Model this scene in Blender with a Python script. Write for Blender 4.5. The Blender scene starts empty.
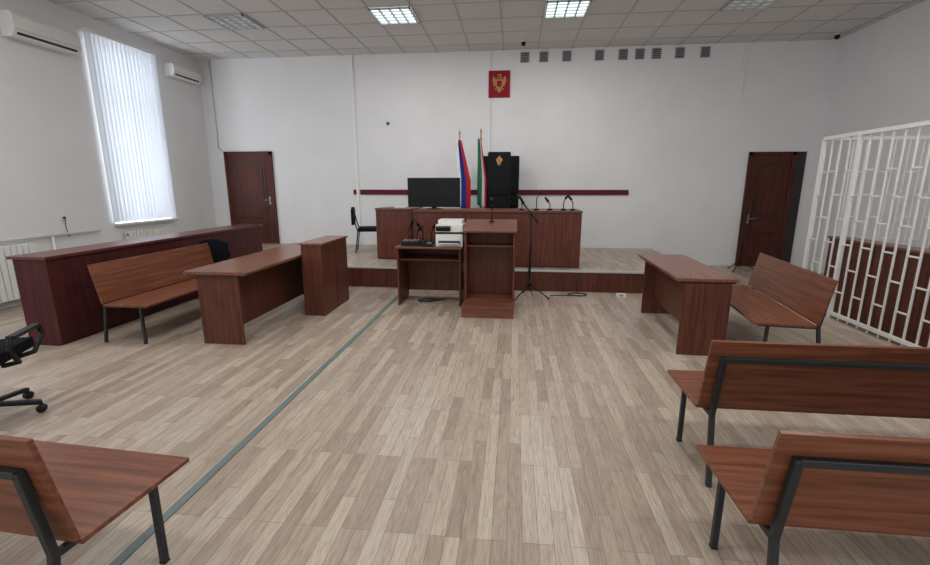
import bpy, bmesh, math, random
from mathutils import Vector, Matrix, Euler
random.seed(4)
S=bpy.context.scene
S.view_settings.view_transform='Standard'
S.view_settings.exposure=0.0

# ---------------- materials ----------------
def lin(c):
    return tuple(((x/255)/12.92 if x/255<=.04045 else ((x/255+.055)/1.055)**2.4) for x in c)+(1,)
def mat(name,rgb,rough=.5,metal=0,spec=.5,var=0.0,vscale=8,emit=0,bump=0):
    m=bpy.data.materials.new(name); m.use_nodes=True; nt=m.node_tree; b=nt.nodes['Principled BSDF']
    b.inputs['Base Color'].default_value=lin(rgb); b.inputs['Roughness'].default_value=rough
    b.inputs['Metallic'].default_value=metal; b.inputs['Specular IOR Level'].default_value=spec
    tc=nt.nodes.new('ShaderNodeTexCoord'); n=nt.nodes.new('ShaderNodeTexNoise'); n.inputs['Scale'].default_value=vscale; n.inputs['Detail'].default_value=4
    nt.links.new(tc.outputs['Object'],n.inputs['Vector'])
    if var>0:
        r=nt.nodes.new('ShaderNodeValToRGB'); r.color_ramp.elements[0].position=.3; r.color_ramp.elements[1].position=.7
        r.color_ramp.elements[0].color=lin([max(0,x*(1-var)) for x in rgb]); r.color_ramp.elements[1].color=lin([min(255,x*(1+var)) for x in rgb])
        nt.links.new(n.outputs['Fac'],r.inputs['Fac']); nt.links.new(r.outputs['Color'],b.inputs['Base Color'])
    if bump>0:
        bp=nt.nodes.new('ShaderNodeBump'); bp.inputs['Strength'].default_value=bump; bp.inputs['Distance'].default_value=.01
        nt.links.new(n.outputs['Fac'],bp.inputs['Height']); nt.links.new(bp.outputs['Normal'],b.inputs['Normal'])
    if emit>0:
        b.inputs['Emission Color'].default_value=lin(rgb); b.inputs['Emission Strength'].default_value=emit
    return m
def wood(name,dark,light,axis='X',rough=.35,spec=.4):
    m=bpy.data.materials.new(name); m.use_nodes=True; nt=m.node_tree; b=nt.nodes['Principled BSDF']
    b.inputs['Roughness'].default_value=rough; b.inputs['Specular IOR Level'].default_value=spec
    tc=nt.nodes.new('ShaderNodeTexCoord'); mp=nt.nodes.new('ShaderNodeMapping')
    sc={'X':(1.2,22,22),'Y':(22,1.2,22),'Z':(22,22,1.2)}[axis]; mp.inputs['Scale'].default_value=sc
    n=nt.nodes.new('ShaderNodeTexNoise'); n.inputs['Scale'].default_value=1.6; n.inputs['Detail'].default_value=6; n.inputs['Distortion'].default_value=.6
    r=nt.nodes.new('ShaderNodeValToRGB'); r.color_ramp.elements[0].position=.32; r.color_ramp.elements[1].position=.68
    r.color_ramp.elements[0].color=lin(dark); r.color_ramp.elements[1].color=lin(light)
    nt.links.new(tc.outputs['Object'],mp.inputs['Vector']); nt.links.new(mp.outputs['Vector'],n.inputs['Vector'])
    nt.links.new(n.outputs['Fac'],r.inputs['Fac']); nt.links.new(r.outputs['Color'],b.inputs['Base Color'])
    return m
M={}
M['wall']=mat('wall_paint',(226,226,227),.8,var=.012,vscale=1.5,spec=.15)
M['ceil']=mat('ceiling_tile_mat',(212,210,207),.9,var=.03,vscale=60,spec=.1)
M['grid']=mat('ceiling_grid_mat',(178,176,172),.6)
M['white']=mat('white_paint',(230,230,228),.4,var=.01)
M['plastic']=mat('white_plastic',(222,222,218),.35,var=.01)
M['black']=mat('black_plastic',(15,15,17),.45,spec=.3,var=.1)
M['fabric']=mat('black_fabric',(22,23,28),.9,spec=.1,var=.25,vscale=40,bump=.3)
M['leather']=mat('black_leather',(11,11,12),.55,spec=.2,var=.2,vscale=12,bump=.2)
M['metal']=mat('dark_grey_metal',(44,48,52),.45,.3,var=.06)
M['chrome']=mat('grey_metal',(140,142,146),.35,.7,var=.05)
M['screen']=mat('black_screen',(6,7,9),.25,spec=.25,var=.05)
M['strip']=mat('grey_green_strip',(102,118,118),.5,var=.05)
M['maroon']=mat('maroon_rail',(94,28,42),.6,spec=.2,var=.06)
M['red']=mat('flag_red',(190,26,40),.8,var=.08)
M['emred']=mat('emblem_red',(142,20,38),.6,spec=.2,var=.06)
M['blue']=mat('flag_blue',(26,56,150),.8,var=.08)
M['wflag']=mat('flag_white',(228,229,232),.8,var=.03)
M['green']=mat('flag_green',(20,105,70),.8,var=.08)
M['gold']=mat('gold_paint',(165,125,70),.5,.2,var=.25,vscale=30)
M['vent']=mat('vent_grey',(140,142,144),.7,var=.08,vscale=30)
M['dark']=mat('recess_shade',(52,44,44),.8,var=.1)  # shade of the door gap, painted as a dark colour
M['bw']=wood('bench_walnut_x',(94,54,39),(134,83,60),'X',.3,.3)
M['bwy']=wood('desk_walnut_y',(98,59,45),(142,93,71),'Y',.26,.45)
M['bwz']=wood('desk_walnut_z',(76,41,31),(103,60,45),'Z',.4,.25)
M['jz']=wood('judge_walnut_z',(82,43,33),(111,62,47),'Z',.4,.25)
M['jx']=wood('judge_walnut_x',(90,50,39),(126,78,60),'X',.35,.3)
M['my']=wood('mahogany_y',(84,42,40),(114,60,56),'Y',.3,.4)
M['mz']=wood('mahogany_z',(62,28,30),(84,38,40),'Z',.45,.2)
M['doorw']=wood('door_wood',(62,30,26),(94,49,40),'Z',.45,.2)
M['edge']=mat('dark_edge_band',(46,26,21),.5,var=.1)
M['lampon']=mat('lamp_diffuser_on',(228,246,246),.4,emit=2.2)
M['lampoffglow']=mat('lamp_diffuser_off_glow',(190,194,194),.4,emit=.3)  # unlit diffuser with a faint glow put into the material
M['louv']=mat('louvre_aluminium',(190,192,194),.4,.3,var=.03)
M['cable']=mat('cable_grey',(40,40,42),.5,var=.1)

def floor_mat():
    m=bpy.data.materials.new('laminate_floor'); m.use_nodes=True; nt=m.node_tree; b=nt.nodes['Principled BSDF']; L=nt.links
    g=nt.nodes.new('ShaderNodeNewGeometry'); mp=nt.nodes.new('ShaderNodeMapping'); mp.inputs['Rotation'].default_value=(0,0,math.radians(90))
    L.new(g.outputs['Position'],mp.inputs['Vector'])
    br=nt.nodes.new('ShaderNodeTexBrick'); br.offset=.37; br.offset_frequency=3; br.squash=1
    br.inputs['Scale'].default_value=1; br.inputs['Brick Width'].default_value=.62; br.inputs['Row Height'].default_value=.075
    br.inputs['Mortar Size'].default_value=.0014; br.inputs['Mortar Smooth'].default_value=.3
    br.inputs['Color1'].default_value=lin((194,180,164)); br.inputs['Color2'].default_value=lin((162,145,129)); br.inputs['Mortar'].default_value=lin((122,107,94))
    L.new(mp.outputs['Vector'],br.inputs['Vector'])
    mp2=nt.nodes.new('ShaderNodeMapping'); mp2.inputs['Scale'].default_value=(50,3.4,1); L.new(g.outputs['Position'],mp2.inputs['Vector'])
    n=nt.nodes.new('ShaderNodeTexNoise'); n.inputs['Scale'].default_value=1.3; n.inputs['Detail'].default_value=7; n.inputs['Distortion'].default_value=1.8
    L.new(mp2.outputs['Vector'],n.inputs['Vector'])
    r=nt.nodes.new('ShaderNodeValToRGB'); r.color_ramp.elements[0].position=.36; r.color_ramp.elements[1].position=.58
    r.color_ramp.elements[0].color=(.62,.57,.53,1); r.color_ramp.elements[1].color=(1,1,1,1); L.new(n.outputs['Fac'],r.inputs['Fac'])
    mx=nt.nodes.new('ShaderNodeMix'); mx.data_type='RGBA'; mx.blend_type='MULTIPLY'; mx.inputs[0].default_value=.68
    L.new(br.outputs['Color'],mx.inputs[6]); L.new(r.outputs['Color'],mx.inputs[7]); L.new(mx.outputs[2],b.inputs['Base Color'])
    b.inputs['Roughness'].default_value=.36; b.inputs['Specular IOR Level'].default_value=.4
    return m
M['floor']=floor_mat()
def blind_mat():
    m=bpy.data.materials.new('vertical_blind_fabric'); m.use_nodes=True; nt=m.node_tree; b=nt.nodes['Principled BSDF']; L=nt.links
    b.inputs['Base Color'].default_value=lin((222,226,232)); b.inputs['Roughness'].default_value=.9
    t=nt.nodes.new('ShaderNodeBsdfTranslucent'); t.inputs['Color'].default_value=lin((210,218,230))
    mx=nt.nodes.new('ShaderNodeMixShader'); mx.inputs[0].default_value=.15
    L.new(b.outputs[0],mx.inputs[1]); L.new(t.outputs[0],mx.inputs[2]); L.new(mx.outputs[0],nt.nodes['Material Output'].inputs['Surface'])
    return m
M['blind']=blind_mat()

# ---------------- builder ----------------
class B:
    def __init__(s,name,loc=(0,0,0),rz=0,bevel=.004):
        s.n=name; s.bm=bmesh.new(); s.mats=[]; s.loc=loc; s.rz=rz; s.bev=bevel
    def mi(s,k):
        if k not in s.mats: s.mats.append(k)
        return s.mats.index(k)
    def _fin(s,vs,k,smooth=False):
        i=s.mi(k); fs=set(f for v in vs for f in v.link_faces)
        for f in fs: f.material_index=i; f.smooth=smooth
    def box(s,x0,x1,y0,y1,z0,z1,k,rot=None,piv=None):
        c=Vector(((x0+x1)/2,(y0+y1)/2,(z0+z1)/2)); mt=Matrix.Translation(c)@Matrix.Diagonal((abs(x1-x0),abs(y1-y0),abs(z1-z0),1))
        if rot:
            p=Vector(piv) if piv else c
            mt=Matrix.Translation(p)@Euler(rot).to_matrix().to_4x4()@Matrix.Translation(-p)@mt
        r=bmesh.ops.create_cube(s.bm,size=1,matrix=mt); s._fin(r['verts'],k)
    def cyl(s,a,b,r,k,r2=None,seg=16):
        a=Vector(a); b=Vector(b); d=b-a
        mt=Matrix.Translation((a+b)/2)@d.to_track_quat('Z','Y').to_matrix().to_4x4()
        q=bmesh.ops.create_cone(s.bm,cap_ends=True,segments=seg,radius1=r,radius2=r if r2 is None else r2,depth=d.length,matrix=mt); s._fin(q['verts'],k,True)
    def bar(s,a,b,w,k,h=None):
        a=Vector(a); b=Vector(b); d=b-a
        mt=Matrix.Translation((a+b)/2)@d.to_track_quat('Z','Y').to_matrix().to_4x4()@Matrix.Diagonal((w,h or w,d.length,1))
        q=bmesh.ops.create_cube(s.bm,size=1,matrix=mt); s._fin(q['verts'],k)
    def sph(s,c,r,k,sc=(1,1,1)):
        q=bmesh.ops.create_uvsphere(s.bm,u_segments=16,v_segments=10,radius=r,matrix=Matrix.Translation(c)@Matrix.Diagonal((*sc,1))); s._fin(q['verts'],k,True)
    def path(s,pts,r,k,seg=8):
        for i in range(len(pts)-1):
            s.cyl(pts[i],pts[i+1],r,k,seg=seg)
            s.sph(pts[i+1],r,k)
    def prism(s,pts,ax,a0,a1,k):
        def P(p,a):
            return {'X':(a,p[0],p[1]),'Y':(p[0],a,p[1]),'Z':(p[0],p[1],a)}[ax]
        v0=[s.bm.verts.new(P(p,a0)) for p in pts]; v1=[s.bm.verts.new(P(p,a1)) for p in pts]
        n=len(pts); fs=[s.bm.faces.new(v0),s.bm.faces.new(v1[::-1])]
        for i in range(n): fs.append(s.bm.faces.new((v0[i],v1[i],v1[(i+1)%n],v0[(i+1)%n])))
        i=s.mi(k)
        for f in fs: f.material_index=i
    def grid(s,fn,nu,nv,k,kf=None):
        vs=[[s.bm.verts.new(fn(i/nu,j/nv)) for j in range(nv+1)] for i in range(nu+1)]
        for i in range(nu):
            for j in range(nv):
                f=s.bm.faces.new((vs[i][j],vs[i+1][j],vs[i+1][j+1],vs[i][j+1])); f.smooth=True
                f.material_index=s.mi(kf(i/nu,j/nv) if kf else k)
    def done(s):
        bmesh.ops.recalc_face_normals(s.bm,faces=s.bm.faces)
        me=bpy.data.meshes.new(s.n); s.bm.to_mesh(me); s.bm.free()
        for k in s.mats: me.materials.append(M[k])
        o=bpy.data.objects.new(s.n,me); S.collection.objects.link(o); o.location=s.loc; o.rotation_euler=(0,0,s.rz)
        if s.bev:
            m=o.modifiers.new('bevel','BEVEL'); m.width=s.bev; m.segments=2; m.limit_method='ANGLE'; m.angle_limit=math.radians(50)
        return o

XL,XR,YB,YF,ZC=-7.0,6.02,10.0,-3.0,4.37
PH=.34; PY=7.2; PX=2.9
# ---------------- room shell ----------------
b=B('floor',bevel=0); b.box(XL-.2,XR+.2,YF,YB+.2,-.1,0,'floor'); b.done()
b=B('ceiling',bevel=0); b.box(XL-.2,XR+.2,YF,YB+.2,ZC,ZC+.1,'ceil')
T=.683; x=-2.34-7*T
while x<XR:
    if x>XL: b.box(x-.012,x+.012,YF,YB,ZC-.008,ZC+.001,'grid')
    x+=T
y=7.5+3*T
while y>YF:
    b.box(XL,XR,y-.012,y+.012,ZC-.0075,ZC+.001,'grid'); y-=T
b.done()
b=B('wall_back',bevel=0); b.box(XL-.2,XR+.2,YB,YB+.2,0,ZC,'wall'); b.done()
b=B('wall_right',bevel=0); b.box(XR,XR+.2,YF,YB,0,ZC,'wall'); b.done()
wins=[(7.28,8.6),(3.6,5.2),(.6,2.2),(-2.2,-.6)]  # last two windows are out of view, added to bring in light
b=B('wall_left',bevel=0)
WZ0,WZ1=1.0,4.08
b.box(XL-.3,XL,YF,YB,0,WZ0,'wall'); b.box(XL-.3,XL,YF,YB,WZ1,ZC,'wall')
e=[YF]+[v for w in sorted(wins) for v in w]+[YB]
for i in range(0,len(e),2): b.box(XL-.3,XL,e[i],e[i+1],WZ0,WZ1,'wall')
b.done()
for i,(y0,y1) in enumerate(sorted(wins,reverse=True)):
    b=B('window_%d'%(i+1)); xo=XL-.26
    for (a0,a1,c0,c1) in ((y0,y0+.07,WZ0,WZ1),(y1-.07,y1,WZ0,WZ1),((y0+y1)/2-.04,(y0+y1)/2+.04,WZ0,WZ1)): b.box(xo,xo+.06,a0,a1,c0,c1,'white')
    for c in (WZ0,WZ1-.07,3.1): b.box(xo,xo+.06,y0,y1,c,c+.07,'white')
    b.box(XL-.2,XL+.0,y0,y1,WZ0,WZ0+.02,'white'); b.box(XL+.001,XL+.12,y0-.05,y1+.05,WZ0-.02,WZ0+.02,'white'); b.done()
    b=B('vertical_blinds' ,bevel=0)
    b.box(XL+.03,XL+.1,y0-.08,y1+.08,WZ1+.02,WZ1+.07,'white')
    n=int((y1-y0+.12)/.085)
    for j in range(n+1):
        yc=y0-.04+j*.085; a=math.radians(24+random.uniform(-9,9)); dx=.047*math.sin(a); dy=.047*math.cos(a)
        vs=[b.bm.verts.new(p) for p in ((XL+.07-dx,yc-dy,1.04),(XL+.07+dx,yc+dy,1.04),(XL+.07+dx,yc+dy,WZ1+.02),(XL+.07-dx,yc-dy,WZ1+.02))]
        f=b.bm.faces.new(vs); f.material_index=b.mi('blind')
    b.done()
    l=bpy.data.lights.new('window_daylight','AREA'); l.shape='RECTANGLE'; l.size=y1-y0; l.size_y=WZ1-WZ0; l.energy=95; l.color=(.92,.96,1)
    o=bpy.data.objects.new('window_daylight',l); S.collection.objects.link(o); o.location=(XL-.4,(y0+y1)/2,(WZ0+WZ1)/2); o.rotation_euler=(math.radians(90),0,math.radians(-90))
# radiators
for (y0,y1) in [(7.28,8.6),(4.2,5.9)]:
    zb=PH if y0>7 else 0
    b=B('radiator',(XL+.01,0,0)); n=int((y1-y0-.2)/.08)
    for j in range(n): b.box(.05,.14,y0+.1+j*.08,y0+.165+j*.08,zb+.12,.86,'white')
    b.box(.07,.12,y0+.1,y1-.1,zb+.16,zb+.21,'white'); b.box(.07,.12,y0+.1,y1-.1,.78,.83,'white')
    for yy in (y0+.3,y1-.35): b.box(0,.08,yy,yy+.03,.6,.63,'white'); b.box(.08,.11,yy,yy+.03,zb,zb+.16,'white')
    b.done()
b=B('heating_pipe',bevel=0); b.cyl((XL+.05,1,.93),(XL+.05,6.9,.93),.018,'white'); b.cyl((XL+.05,1,.1),(XL+.05,4.2,.1),.018,'white')
for yy in (3,6): b.box(XL+.002,XL+.06,yy,yy+.03,.91,.95,'white')
b.cyl((XL+.05,6.1,0),(XL+.05,6.1,.93),.018,'white')
b.done()
# platform
b=B('platform_floor',bevel=0)
b.box(XL,PX,PY+.02,YB,0,PH,'floor')
b.done()
b=B('trim_1',bevel=.003); b.box(XL,PX,PY-.005,PY+.02,0,PH-.02,'bwz')
x=-6.5
while x<PX: b.box(x,x+.008,PY-.008,PY,0,PH-.03,'edge'); x+=1.2
b.box(XL,PX,PY-.02,PY+.03,PH-.025,PH+.004,'louv'); b.box(PX,PX+.02,PY,YB,0,PH,'jx'); b.done()
b=B('baseboard_back'); b.box(PX+.02,4.62,YB-.02,YB,0,.07,'white'); b.done()
b=B('baseboard_right'); b.box(XR-.02,XR,YF,YB,0,.07,'white'); b.done()
b=B('floor_strip',bevel=.002); b.box(-1.775,-1.725,.2,PY-.02,0,.006,'strip'); b.done()

# ---------------- doors ----------------
def door(name,x0,x1,z0,z1,hand,reveal_shade=0):
    b=B(name,(0,YB-.001,0))
    b.box(x0,x0+.07,-.05,0,z0,z1,'doorw'); b.box(x1-.07,x1,-.05,0,z0,z1,'doorw'); b.box(x0,x1,-.05,0,z1-.07,z1,'doorw')
    a0,a1=x0+.07,x1-.07; b.box(a0,a1,-.03,0,z0,z1-.07,'doorw')
    w=a1-a0; zz=z1-.07; s=.12
    zm=z0+(zz-z0)*.40
    def frame(p0,p1,q0,q1,arch):
        n=12; pts=[(p0,q0),(p1,q0)]
        if arch: pts+= [(p1-(p1-p0)*t, q1-.12+.12*math.sin(math.pi*t)) for t in [i/n for i in range(n+1)]]
        else: pts+=[(p1,q1),(p0,q1)]
        b.prism(pts,'Y',-.042,-.03,'edge')
        c=Vector(((p0+p1)/2,(q0+q1)/2)); pp=[(c.x+(p[0]-c.x)*.86,c.y+(p[1]-c.y)*.92) for p in pts]
        b.prism(pp,'Y',-.055,-.042,'doorw')
    frame(a0+s,a1-s,z0+.18,zm-.28,False)
    frame(a0+s,a1-s,zm-.2,zm+.06,False)
    frame(a0+s,a1-s,zm+.14,zz-.13,True)
    hx=a1-.06 if hand>0 else a0+.06
    b.cyl((hx,-.03,z0+1.0),(hx,-.09,z0+1.0),.012,'chrome'); b.cyl((hx,-.085,z0+1.0),(hx-hand*.11,-.085,z0+1.0),.01,'chrome')
    b.box(hx-.02,hx+.02,-.036,-.03,z0+.9,z0+1.08,'chrome')
    if reveal_shade: b.box(x1,x1+reveal_shade,-.03,0,z0,z1,'dark')  # flat dark strip painted in for the shaded gap, no real opening
    return b.done()
door('door_1',-6.6,-5.46,PH+.004,2.42,1)
door('door_2',4.68,5.56,0,2.33,-1,.2)

# ---------------- wall fittings ----------------
b=B('cable_trunking',(0,YB,0),bevel=.002)
b.box(-3.53,-3.48,-.03,0,PH+.01,ZC-.01,'white'); b.done()
b=B('cable_trunking',(0,YB,0),bevel=.002); b.box(-.59,-.55,-.03,0,1.6,3.45,'white'); b.done()
b=B('cable_trunking',(0,YB,0),bevel=.002); b.box(-.59,-.55,-.03,0,3.99,ZC-.01,'white'); b.done()
b=B('cable_trunking',(0,YB,0),bevel=.002); b.box(4.36,4.40,-.03,0,3.35,ZC-.01,'white'); b.done()
b=B('wall_cable',(0,YB,0),bevel=0); b.cyl((-6.72,-.012,ZC-.01),(-6.72,-.012,2.5),.010,'louv'); b.cyl((-6.72,-.012,2.5),(-6.64,-.02,2.43),.010,'louv'); b.done()
b=B('chair_rail_board',(0,YB,0)); b.box(-3.45,2.38,-.03,0,1.47,1.58,'maroon'); b.box(-3.6,-3.54,-.03,0,1.47,1.58,'maroon'); b.done()
for xx in (.14,.52,.98,1.62,2.08,2.4,2.72,3.16,3.64):
    b=B('wall_vent',(xx,YB,4.22),bevel=.002); b.box(-.09,.09,-.015,0,-.1,.1,'vent')
    for j in range(5): b.box(-.07,.07,-.022,-.015,-.08+j*.035,-.065+j*.035,'metal')
    b.done()
b=B('wall_hook',(-2.76,YB,2.98),bevel=.002); b.box(-.03,.03,-.02,0,-.03,.03,'metal'); b.done()
# emblem
b=B('coat_of_arms_plaque',(-.37,YB,3.72),bevel=.003)
b.box(-.22,.22,-.03,0,-.26,.26,'emred')
half=[(0,.10),(.015,.12),(.02,.16),(.05,.175),(.07,.155),(.05,.15),(.04,.13),(.045,.10),(.08,.11),(.12,.16),(.17,.18),(.165,.12),(.175,.08),(.155,.04),(.16,.0),(.135,-.03),(.13,-.06),(.10,-.05),(.075,-.06),(.09,-.10),(.12,-.13),(.10,-.15),(.07,-.13),(.05,-.10),(.05,-.16),(.02,-.20),(0,-.21)]
half=[(p[0]*.82,p[1]*.82) for p in half]
b.prism(half+[(-p[0],p[1]) for p in half[::-1][1:-1]],'Y',-.042,-.03,'gold')
b.prism([(-.05,.06),(.05,.06),(.05,-.03),(0,-.07),(-.05,-.03)],'Y',-.05,-.042,'emred')
b.prism([(-.03,.15),(.03,.15),(.04,.19),(.015,.175),(0,.2),(-.015,.175),(-.04,.19)],'Y',-.042,-.03,'gold')
b.done()
def cam(n,x,y,z):
    b=B(n,(x,y,z),bevel=0); b.cyl((0,0,0),(0,0,-.03),.04,'plastic'); b.sph((0,0,-.06),.045,'black'); b.done()
cam('dome_camera',.1,9.4,ZC); cam('dome_camera',5.75,9.6,ZC)
def ac(y0,y1,z0,z1):
    b=B('air_conditioner',(XL+.005,0,0),bevel=.02)
    pts=[(0,z1),(.17,z1),(.21,z1-.05),(.21,z0+.09),(.15,z0),(0,z0)]
    b.prism(pts,'Y',y0,y1,'plastic'); b.box(.14,.2,y0+.05,y1-.05,z0+.035,z0+.05,'metal',rot=(0,math.radians(-50),0))
    b.box(.205,.214,y0+.01,y1-.01,z0+.1,z0+.104,'vent'); b.done()
ac(5.98,6.95,3.66,3.98); ac(8.95,9.75,3.8,4.05)
b=B('wall_socket',(XL+.002,6.35,1.18)); b.box(0,.02,-.04,.04,-.04,.04,'plastic'); b.cyl((.02,0,0),(.04,0,0),.018,'black')
b.path([(.04,0,0),(.05,-.02,-.15),(.04,.02,-.3)],.006,'cable'); b.done()

# ceiling lamps
def lamp(x,y,on,pw=0):
    b=B('ceiling_lamp',(x,y,ZC),bevel=0); h=.33
    b.box(-h,h,-h,h,-.012,-.01,'lampon' if on else 'lampoffglow')
    for (a,c,d,e_) in ((-h,-h+.025,-h,h),(h-.025,h,-h,h),(-h,h,-h,-h+.025),(-h,h,h-.025,h)): b.box(a,c,d,e_,-.04,-.008,'louv')
    for i in range(1,4): t=-h+i*h/2; b.box(t-.012,t+.012,-h,h,-.04,-.013,'louv')
    for i in range(1,5): t=-h+i*h*2/5; b.box(-h,h,t-.008,t+.008,-.035,-.013,'louv')
    b.done()
    if pw:
        l=bpy.data.lights.new('lamp_light','AREA'); l.size=.55; l.energy=pw; l.color=(1,.99,.97)
        o=bpy.data.objects.new('lamp_light',l); S.collection.objects.link(o); o.location=(x,y,ZC-.06)
yc=7.5+T/2
lamp(-2.34+T/2-4*T,yc,False); lamp(-2.34+T/2,yc,True,30); lamp(-2.34+T/2+4*T,yc,True,30); lamp(-2.34+T/2+8*T,yc,False)
for r,yy in enumerate((yc-5*T,yc-9*T)):  # lamp rows out of view, added as fill light
    for xx in (-4,0,4,8): lamp(-2.34+T/2+xx*T,yy,True,27)

# ---------------- benches ----------------
def bench(x,y,rz,L=2.1,tilt=12,hb=.42):
    b=B('wooden_bench',(x,y,0),rz,bevel=.003)
    b.box(0,L,0,.5,.425,.447,'bw')
    b.box(0,L,-.02,0,.455,.455+hb,'bw',rot=(math.radians(tilt),0,0),piv=(0,0,.455))
    yt=-.026-math.sin(math.radians(tilt))*.31-.012
    for xx in (.07,L-.07):
        b.bar((xx,.36,0),(xx,.36,.425),.028,'metal')
        b.bar((xx,-.11,0),(xx,-.045,.42),.028,'metal'); b.bar((xx,-.045,.41),(xx,yt,.77),.028,'metal')
        b.bar((xx,-.05,.41),(xx,.44,.41),.026,'metal')
        b.box(xx-.016,xx+.016,.344,.376,0,.01,'black')
    b.bar((.07,yt,.76),(L-.07,yt,.76),.028,'metal')
    b.bar((.07,.36,.41),(L-.07,.36,.41),.024,'metal')
    return b.done()
bench(1.06,2.50,0,2.3)
bench(.90,1.57,0,2.3)
bench(-3.62,1.34,math.radians(-3.5),2.13,10,.44)
bench(-4.28,6.0,math.radians(-90),1.86)
bench(2.70,4.15,math.radians(82.5),1.72)

# ---------------- long counter on the left ----------------
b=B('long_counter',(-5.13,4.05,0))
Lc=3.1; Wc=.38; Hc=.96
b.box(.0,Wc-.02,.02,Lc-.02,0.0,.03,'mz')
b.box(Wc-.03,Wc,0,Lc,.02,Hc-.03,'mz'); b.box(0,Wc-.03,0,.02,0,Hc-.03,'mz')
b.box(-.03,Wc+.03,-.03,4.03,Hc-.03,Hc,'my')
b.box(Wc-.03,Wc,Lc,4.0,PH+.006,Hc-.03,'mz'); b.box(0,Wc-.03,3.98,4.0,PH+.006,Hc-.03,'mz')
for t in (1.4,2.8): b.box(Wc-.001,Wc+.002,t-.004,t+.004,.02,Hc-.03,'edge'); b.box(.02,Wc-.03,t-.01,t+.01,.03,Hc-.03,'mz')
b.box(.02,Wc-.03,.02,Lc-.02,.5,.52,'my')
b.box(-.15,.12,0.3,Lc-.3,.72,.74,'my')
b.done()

# ---------------- left desk with cabinet ----------------
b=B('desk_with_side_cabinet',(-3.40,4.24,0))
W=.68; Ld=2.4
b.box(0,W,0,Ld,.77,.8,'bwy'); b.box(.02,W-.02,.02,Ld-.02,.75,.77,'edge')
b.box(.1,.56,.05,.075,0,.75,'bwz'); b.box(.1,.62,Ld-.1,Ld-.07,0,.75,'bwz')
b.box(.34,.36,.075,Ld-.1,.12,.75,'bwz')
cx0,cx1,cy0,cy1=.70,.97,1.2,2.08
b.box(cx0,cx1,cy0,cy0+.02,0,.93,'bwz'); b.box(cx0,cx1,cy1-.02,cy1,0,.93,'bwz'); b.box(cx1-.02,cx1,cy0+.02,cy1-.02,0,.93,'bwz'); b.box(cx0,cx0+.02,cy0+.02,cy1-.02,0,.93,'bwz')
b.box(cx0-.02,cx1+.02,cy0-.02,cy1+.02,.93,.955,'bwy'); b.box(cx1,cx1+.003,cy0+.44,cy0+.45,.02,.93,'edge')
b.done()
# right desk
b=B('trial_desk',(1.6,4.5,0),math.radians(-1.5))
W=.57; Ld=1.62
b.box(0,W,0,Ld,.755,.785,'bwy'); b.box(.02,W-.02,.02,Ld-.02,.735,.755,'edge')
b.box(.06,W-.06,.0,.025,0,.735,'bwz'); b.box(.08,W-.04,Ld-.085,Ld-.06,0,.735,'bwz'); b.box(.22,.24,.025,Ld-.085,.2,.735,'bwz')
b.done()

# ---------------- printer table ----------------
TX0,TX1,TY0,TY1,TH=-1.64,-.70,6.05,6.7,.84
b=B('printer_table')
b.box(TX0,TX1,TY0,TY1,TH-.025,TH,'jx'); b.box(TX0+.02,TX0+.045,TY0+.03,TY1-.02,0,TH-.025,'bwz'); b.box(TX1-.045,TX1-.02,TY0+.03,TY1-.02,0,TH-.025,'bwz')
b.box(TX0+.045,TX1-.045,TY1-.06,TY1-.04,.1,TH-.025,'bwz'); b.box(TX0+.045,TX1-.045,TY0+.08,TY1-.06,TH-.2,TH-.18,'bwz'); b.done()
b=B('laser_printer',(-.89,6.36,TH),bevel=.015)
b.box(-.19,.19,-.2,.2,0,.17,'plastic'); b.box(-.18,.18,-.19,.2,.17,.2,'metal'); b.box(-.19,.19,-.2,.2,.2,.30,'plastic'); b.box(-.15,.15,-.215,-.195,.05,.08,'metal')
b.box(-.17,.17,-.1,.19,.30,.36,'plastic'); b.box(-.18,.02,-.24,-.19,.22,.28,'black',rot=(math.radians(25),0,0)); b.box(-.14,.14,-.26,-.2,.04,.05,'plastic'); b.done()
b=B('audio_mixer',(-1.44,6.3,TH)); b.box(-.15,.12,-.12,.12,0,.06,'black',rot=(0,0,.1))
for i in range(5):
    for j in range(3): b.cyl((-.11+i*.045,-.06+j*.06,.055),(-.11+i*.045,-.06+j*.06,.075),.01,'chrome',seg=8)
b.done()
b=B('desk_telephone',(-1.2,6.2,TH)); b.box(-.08,.08,-.09,.09,0,.04,'black'); b.box(-.075,-.03,-.09,.09,.04,.075,'black')
for i in range(3):
    for j in range(3): b.box(-.01+i*.025,.005+i*.025,-.05+j*.03,-.03+j*.03,.035,.048,'chrome')
b.done()
for (x,y,h,dx) in ((-1.54,6.52,.3,.05),(-1.34,6.55,.26,-.05),(-1.2,6.5,.24,.04),(-1.44,6.6,.2,.05)):
    b=B('desk_microphone',(x,y,TH),bevel=0); b.cyl((0,0,0),(0,0,.03),.05,'black'); b.path([(0,0,.025),(0,0,h*.6),(dx*.5,-.01,h*.85),(dx,-.03,h)],.01,'black'); b.cyl((dx,-.03,h-.005),(dx*1.7,-.06,h+.05),.024,'black'); b.done()
b=B('cable_bundle',(-1.25,6.35,0),bevel=0)
pts=[(math.cos(t*.8)*.16+.006*t,math.sin(t*.9)*.1,.012+.004*(t%3)) for t in range(18)]; b.path(pts,.007,'cable',6); b.done()

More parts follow.
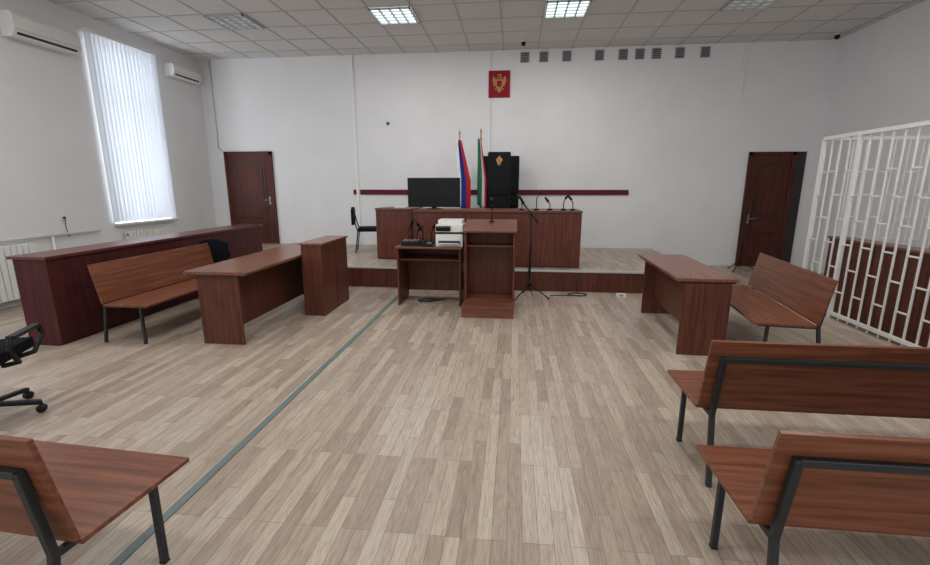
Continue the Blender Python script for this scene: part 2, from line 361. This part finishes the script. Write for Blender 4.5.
# ---------------- lectern ----------------
b=B('lectern')
x0,x1=-.65,.02; ya,yb=5.92,6.42
b.box(x0,x1,5.56,yb,0,.13,'jx')
b.box(x0-.01,x1+.01,5.55,yb,.13,.15,'jx')
def side(xa,xb):
    b.prism([(ya,.15),(yb,.15),(yb,1.16),(ya,1.05)],'X',xa,xb,'jz')
side(x0,x0+.025); side(x1-.025,x1)
b.box(x0+.025,x1-.025,yb-.1,yb-.08,.15,1.06,'jz')
b.box(x0+.025,x1-.025,ya+.1,yb-.1,.86,.88,'jx')
b.box(x0-.02,x1+.02,ya-.04,yb+.02,1.12,1.145,'jx',rot=(math.radians(12),0,0))
b.done()
b=B('lectern_microphone',(-.31,6.3,1.178),bevel=0); b.cyl((0,0,0),(0,0,.02),.03,'black'); b.path([(0,0,.02),(0,0,.15),(0,-.03,.25)],.008,'black'); b.cyl((0,-.03,.25),(0,-.07,.32),.02,'black'); b.done()

# ---------------- mic stands ----------------
def micstand(x,y,h,lean=.15,z=0,rz=0):
    b=B('microphone_stand',(x,y,z),rz,bevel=0)
    for a in (90,210,330):
        a=math.radians(a+15); b.path([(0,0,.22),(.3*math.cos(a),.3*math.sin(a),.012)],.009,'black'); b.sph((.3*math.cos(a),.3*math.sin(a),.014),.014,'black')
    b.cyl((0,0,.12),(0,0,h),.013,'black'); b.cyl((0,0,.18),(0,0,.26),.022,'black'); b.sph((0,0,h),.022,'black')
    b.cyl((.1,.0,h-.12),(-lean,-.05,h+.17),.009,'black'); b.cyl((-lean,-.05,h+.16),(-lean*1.5,-.07,h+.27),.022,'black',.014)
    b.path([(-lean,-.05,h+.16),(0,.03,h-.1),(.02,.02,.7),(-.02,.02,.4),(.05,.1,.02)],.006,'cable',6); b.done()
micstand(.25,6.72,1.25,.12)
micstand(4.5,9.4,1.2,-.06)

# ---------------- judge desk ----------------
DH=PH+.93
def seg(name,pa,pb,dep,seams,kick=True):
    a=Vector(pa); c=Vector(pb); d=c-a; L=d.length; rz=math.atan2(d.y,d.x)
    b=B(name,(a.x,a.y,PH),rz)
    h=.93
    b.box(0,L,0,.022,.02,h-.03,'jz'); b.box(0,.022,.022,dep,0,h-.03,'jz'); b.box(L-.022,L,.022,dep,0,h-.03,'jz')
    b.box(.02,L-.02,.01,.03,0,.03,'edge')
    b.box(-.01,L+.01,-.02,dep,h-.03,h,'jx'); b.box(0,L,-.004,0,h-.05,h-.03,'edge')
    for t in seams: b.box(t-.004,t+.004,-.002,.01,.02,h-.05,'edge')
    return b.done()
seg('judge_bench',(-1.68,7.45),(1.08,7.45),.75,[.5,.98,1.95,2.35])
seg('side_judge_desk',(-2.5,8.02),(-1.83,7.92),.6,[])
b=B('papers',(-2.1,8.25,DH),.3,bevel=0); b.box(-.1,.1,-.14,.14,0,.02,'plastic'); b.done()

# TV
b=B('flat_monitor',(-1.4,7.88,DH)); b.box(-.46,.46,-.02,.02,.03,.53,'black'); b.box(-.44,.44,-.022,-.019,.05,.51,'screen'); b.box(-.12,.12,-.09,.09,0,.012,'black'); b.box(-.04,.04,0,.03,.01,.1,'black'); b.done()
for i,(x,h) in enumerate(((.12,.22),(.36,.3),(.58,.16),(.8,.22),(.95,.2))):
    b=B('gooseneck_microphone',(x,7.62,DH),bevel=0); b.cyl((0,0,0),(0,0,.025),.045,'black'); dx=.05 if i%2 else -.05
    b.path([(0,0,.025),(0,0,h*.6),(dx*.5,.01,h*.85)],.008,'black'); b.cyl((dx*.5,.01,h*.85),(dx*1.6,.04,h*.85+.07),.02,'black'); b.done()

# high back judge chair
def judgechair(x,y,w,h,emb):
    b=B('judge_chair',(x,y,PH),bevel=.02); n=5
    for i in range(5):
        a=i*2*math.pi/5+.3; b.bar((0,0,.09),(.17*math.cos(a),.17*math.sin(a),.06),.035,'black'); b.cyl((.17*math.cos(a)-.02,.17*math.sin(a),.03),(.17*math.cos(a)+.02,.17*math.sin(a),.03),.03,'black')
    b.cyl((0,0,.08),(0,0,.45),.03,'chrome')
    b.box(-w/2,w/2,-.25,.22,.42,.53,'leather')
    b.prism([(-w/2,.5),(w/2,.5),(w/2,h-.02),(w/2-.02,h),(-w/2+.02,h),(-w/2,h-.02)],'Y',.2,.3,'leather')
    for zz in (.75,1.0,1.25): 
        if zz<h-.15: b.box(-w/2+.05,w/2-.05,.17,.22,zz-.1,zz+.1,'leather')
    if not emb:
        for s_ in (-1,1): b.box(s_*(w/2-.03)-.03,s_*(w/2-.03)+.03,-.2,.2,.68,.73,'black'); b.box(s_*(w/2-.03)-.02,s_*(w/2-.03)+.02,-.1,-.05,.45,.7,'black')
    if emb:
        b.prism([(-.07,h-.15),(-.03,h-.11),(0,h-.07),(.03,h-.11),(.07,h-.15),(.04,h-.19),(.03,h-.24),(0,h-.26),(-.03,h-.24),(-.04,h-.19)],'Y',.18,.2,'gold')
    b.done()
judgechair(-.31,8.75,.44,1.96,True)
judgechair(-.11,9.45,.38,1.93,False); judgechair(-.51,9.45,.38,1.93,False)

# guest chairs
def guest(x,y,z,rz):
    b=B('guest_chair',(x,y,z),rz,bevel=.01)
    for s_ in (-.24,.24):
        b.path([(s_,.24,0),(s_,.2,.44),(s_,-.2,.44)],.012,'black'); b.path([(s_,-.26,0),(s_,-.2,.44),(s_,-.25,.6),(s_*.9,-.3,.86)],.012,'black')
    b.box(-.25,.25,-.2,.25,.44,.5,'fabric')
    n=10; pts=[(-.22,.56),(.22,.56)]+[(.24-.48*t,.86+.05*math.sin(math.pi*t)) for t in [i/n for i in range(n+1)]]
    b.prism(pts,'Y',-.32,-.27,'fabric')
    b.done()
guest(-2.95,8.95,PH,math.radians(-75))
guest(-4.33,6.42,0,math.radians(-8))
# flags
def flag(x,y,cols,w,rz=0,lean=0.0,ztop=2.7):
    b=B('flag_on_pole',(x,y,PH),rz,bevel=0); t=ztop-PH
    b.cyl((0,0,0),(0,0,.04),.1,'black'); b.cyl((0,0,.03),(lean,0,t-.08),.013,'gold'); b.cyl((lean,0,t-.08),(lean,0,t),.02,'gold',.002)
    def fn(u,v):
        ww=w*(.35+.65*min(1,(1-v)*1.8)); z=t-.2-(1-v)*1.25-(.12*u*(1-v))
        xx=lean*.9-.06+u*ww; return (xx,.03*math.sin(u*12+v*2)-.05,z)
    b.grid(fn,30,16,None,lambda u,v: cols[min(len(cols)-1,int(u*len(cols)))])
    b.cyl((lean*.9,0,t-.22),(lean*.9,0,t-.19),.02,'gold'); o=b.done(); m=o.modifiers.new('s','SOLIDIFY'); m.thickness=.003
flag(-1.08,9.0,['wflag','blue','red'],.28,ztop=2.72)
flag(-.67,9.0,['green','green','wflag','red'],.18,ztop=2.75)

# floor bits
b=B('power_strip',(1.66,6.95,0)); b.box(-.07,.07,-.035,.035,0,.045,'plastic'); b.box(-.03,.03,-.036,-.034,.01,.035,'vent'); b.done()
b=B('cable_coil',(1.0,6.95,0),bevel=0); pts=[(math.cos(t*.7)*(.13+.01*(t%4)),math.sin(t*.7)*.09,.01+.003*(t%4)) for t in range(26)]+[(-.3,-.05,.008),(-.42,-.1,.008)]
b.path(pts,.006,'cable',6); b.path([(.05,.1,.01),(.02,.22,.01),(.0,.222,.3)],.006,'cable',6); b.done()

# ---------------- office chair at left ----------------
b=B('office_swivel_chair',(-3.80,2.62,0),math.radians(25),bevel=.008)
for i in range(5):
    a=i*2*math.pi/5; c,s_=math.cos(a),math.sin(a)
    b.bar((0,0,.11),(.32*c,.32*s_,.08),.05,'black',.03); b.cyl((.32*c-.025*s_,.32*s_+.025*c,.03),(.32*c+.025*s_,.32*s_-.025*c,.03),.03,'black'); b.cyl((.32*c,.32*s_,.03),(.32*c,.32*s_,.09),.012,'black')
b.cyl((0,0,.08),(0,0,.3),.03,'black'); b.cyl((0,0,.28),(0,0,.44),.018,'chrome')
b.box(-.12,.12,-.1,.1,.42,.45,'black'); b.box(-.24,.24,-.24,.24,.45,.53,'fabric')
for s_ in (-1,1):
    b.path([(s_*.2,-.1,.42),(s_*.3,-.1,.44),(s_*.31,-.2,.56),(s_*.31,-.16,.63),(s_*.31,.18,.63),(s_*.31,.22,.56),(s_*.3,.1,.45),(s_*.2,.08,.42)],.017,'black'); b.box(s_*.31-.03,s_*.31+.03,-.16,.18,.63,.65,'black')
b.bar((0,-.2,.44),(0,-.3,.6),.05,'black',.02); b.bar((0,-.3,.6),(0,-.3,.8),.05,'black',.02)
b.box(-.22,.22,-.32,-.25,.62,1.05,'fabric',rot=(math.radians(6),0,0)); b.done()

# ---------------- cage ----------------
b=B('defendant_cage',bevel=.002); CX=4.1; CY0,CY1=3.2,6.75; CT=2.28
def face(p,q,skip=False):
    p=Vector(p); q=Vector(q); d=q-p; n=max(2,int(round(d.length/.165))); 
    b.bar((p.x,p.y,CT),(q.x,q.y,CT),.045,'white'); b.bar((p.x,p.y,.06),(q.x,q.y,.06),.04,'white')
    for i in range(1 if skip else 0,n+1):
        c=p+d*i/n; w=.045 if i in (0,n) or i%9==0 else .018
        b.bar((c.x,c.y,0.0),(c.x,c.y,CT-.023),w,'white')
    for i in range(n):
        c=p+d*i/n; e_=p+d*(i+1)/n
        zs=[.35,.95,1.55] if i%2 else [.65,1.25,1.85]
        for z in zs: b.bar((c.x,c.y,z),(e_.x,e_.y,z),.018,'white')
face((CX,CY0),(CX,CY1)); face((CX+.024,CY1),(XR-.03,CY1),True)
b.done()
b=B('cage_bench',(5.35,3.7,0)); Lb=2.75
b.box(-.5,0,0,Lb,.42,.45,'my'); b.box(0,.025,0,Lb,.1,1.0,'mz',rot=(0,math.radians(6),0)); b.box(-.48,-.455,0,Lb,0,.42,'mz')
for t in (0,Lb-.025): b.box(-.48,.0,t,t+.025,0,.42,'mz')
b.done()
b=B('cage_barrier',(4.3,3.6,0)); b.box(0,.025,0,3.05,.0,.97,'bwz'); b.box(-.03,.2,0,3.05,.97,.995,'bwy')
for t in (.0,1.0,2.0,3.02): b.box(.025,.18,t,t+.025,0,.97,'bwz')
for t in (.75,1.5,2.25): b.box(-.003,0,t,t+.008,.02,.95,'edge')
b.done()

# ---------------- world + camera ----------------
w=bpy.data.worlds.new('w'); S.world=w; w.use_nodes=True
w.node_tree.nodes['Background'].inputs[0].default_value=(.97,.985,1,1); w.node_tree.nodes['Background'].inputs[1].default_value=1.08
f=450
th=math.atan(97/f); ps=math.atan(50*math.cos(th)/f)
fw=Vector((-math.sin(ps)*math.cos(th),math.cos(ps)*math.cos(th),-math.sin(th)))
c=bpy.data.cameras.new('camera'); c.sensor_width=36; c.lens=f/930*36; c.clip_start=.05
o=bpy.data.objects.new('camera',c); S.collection.objects.link(o); o.location=(0,0,1.67); o.rotation_euler=fw.to_track_quat('-Z','Y').to_euler(); S.camera=o
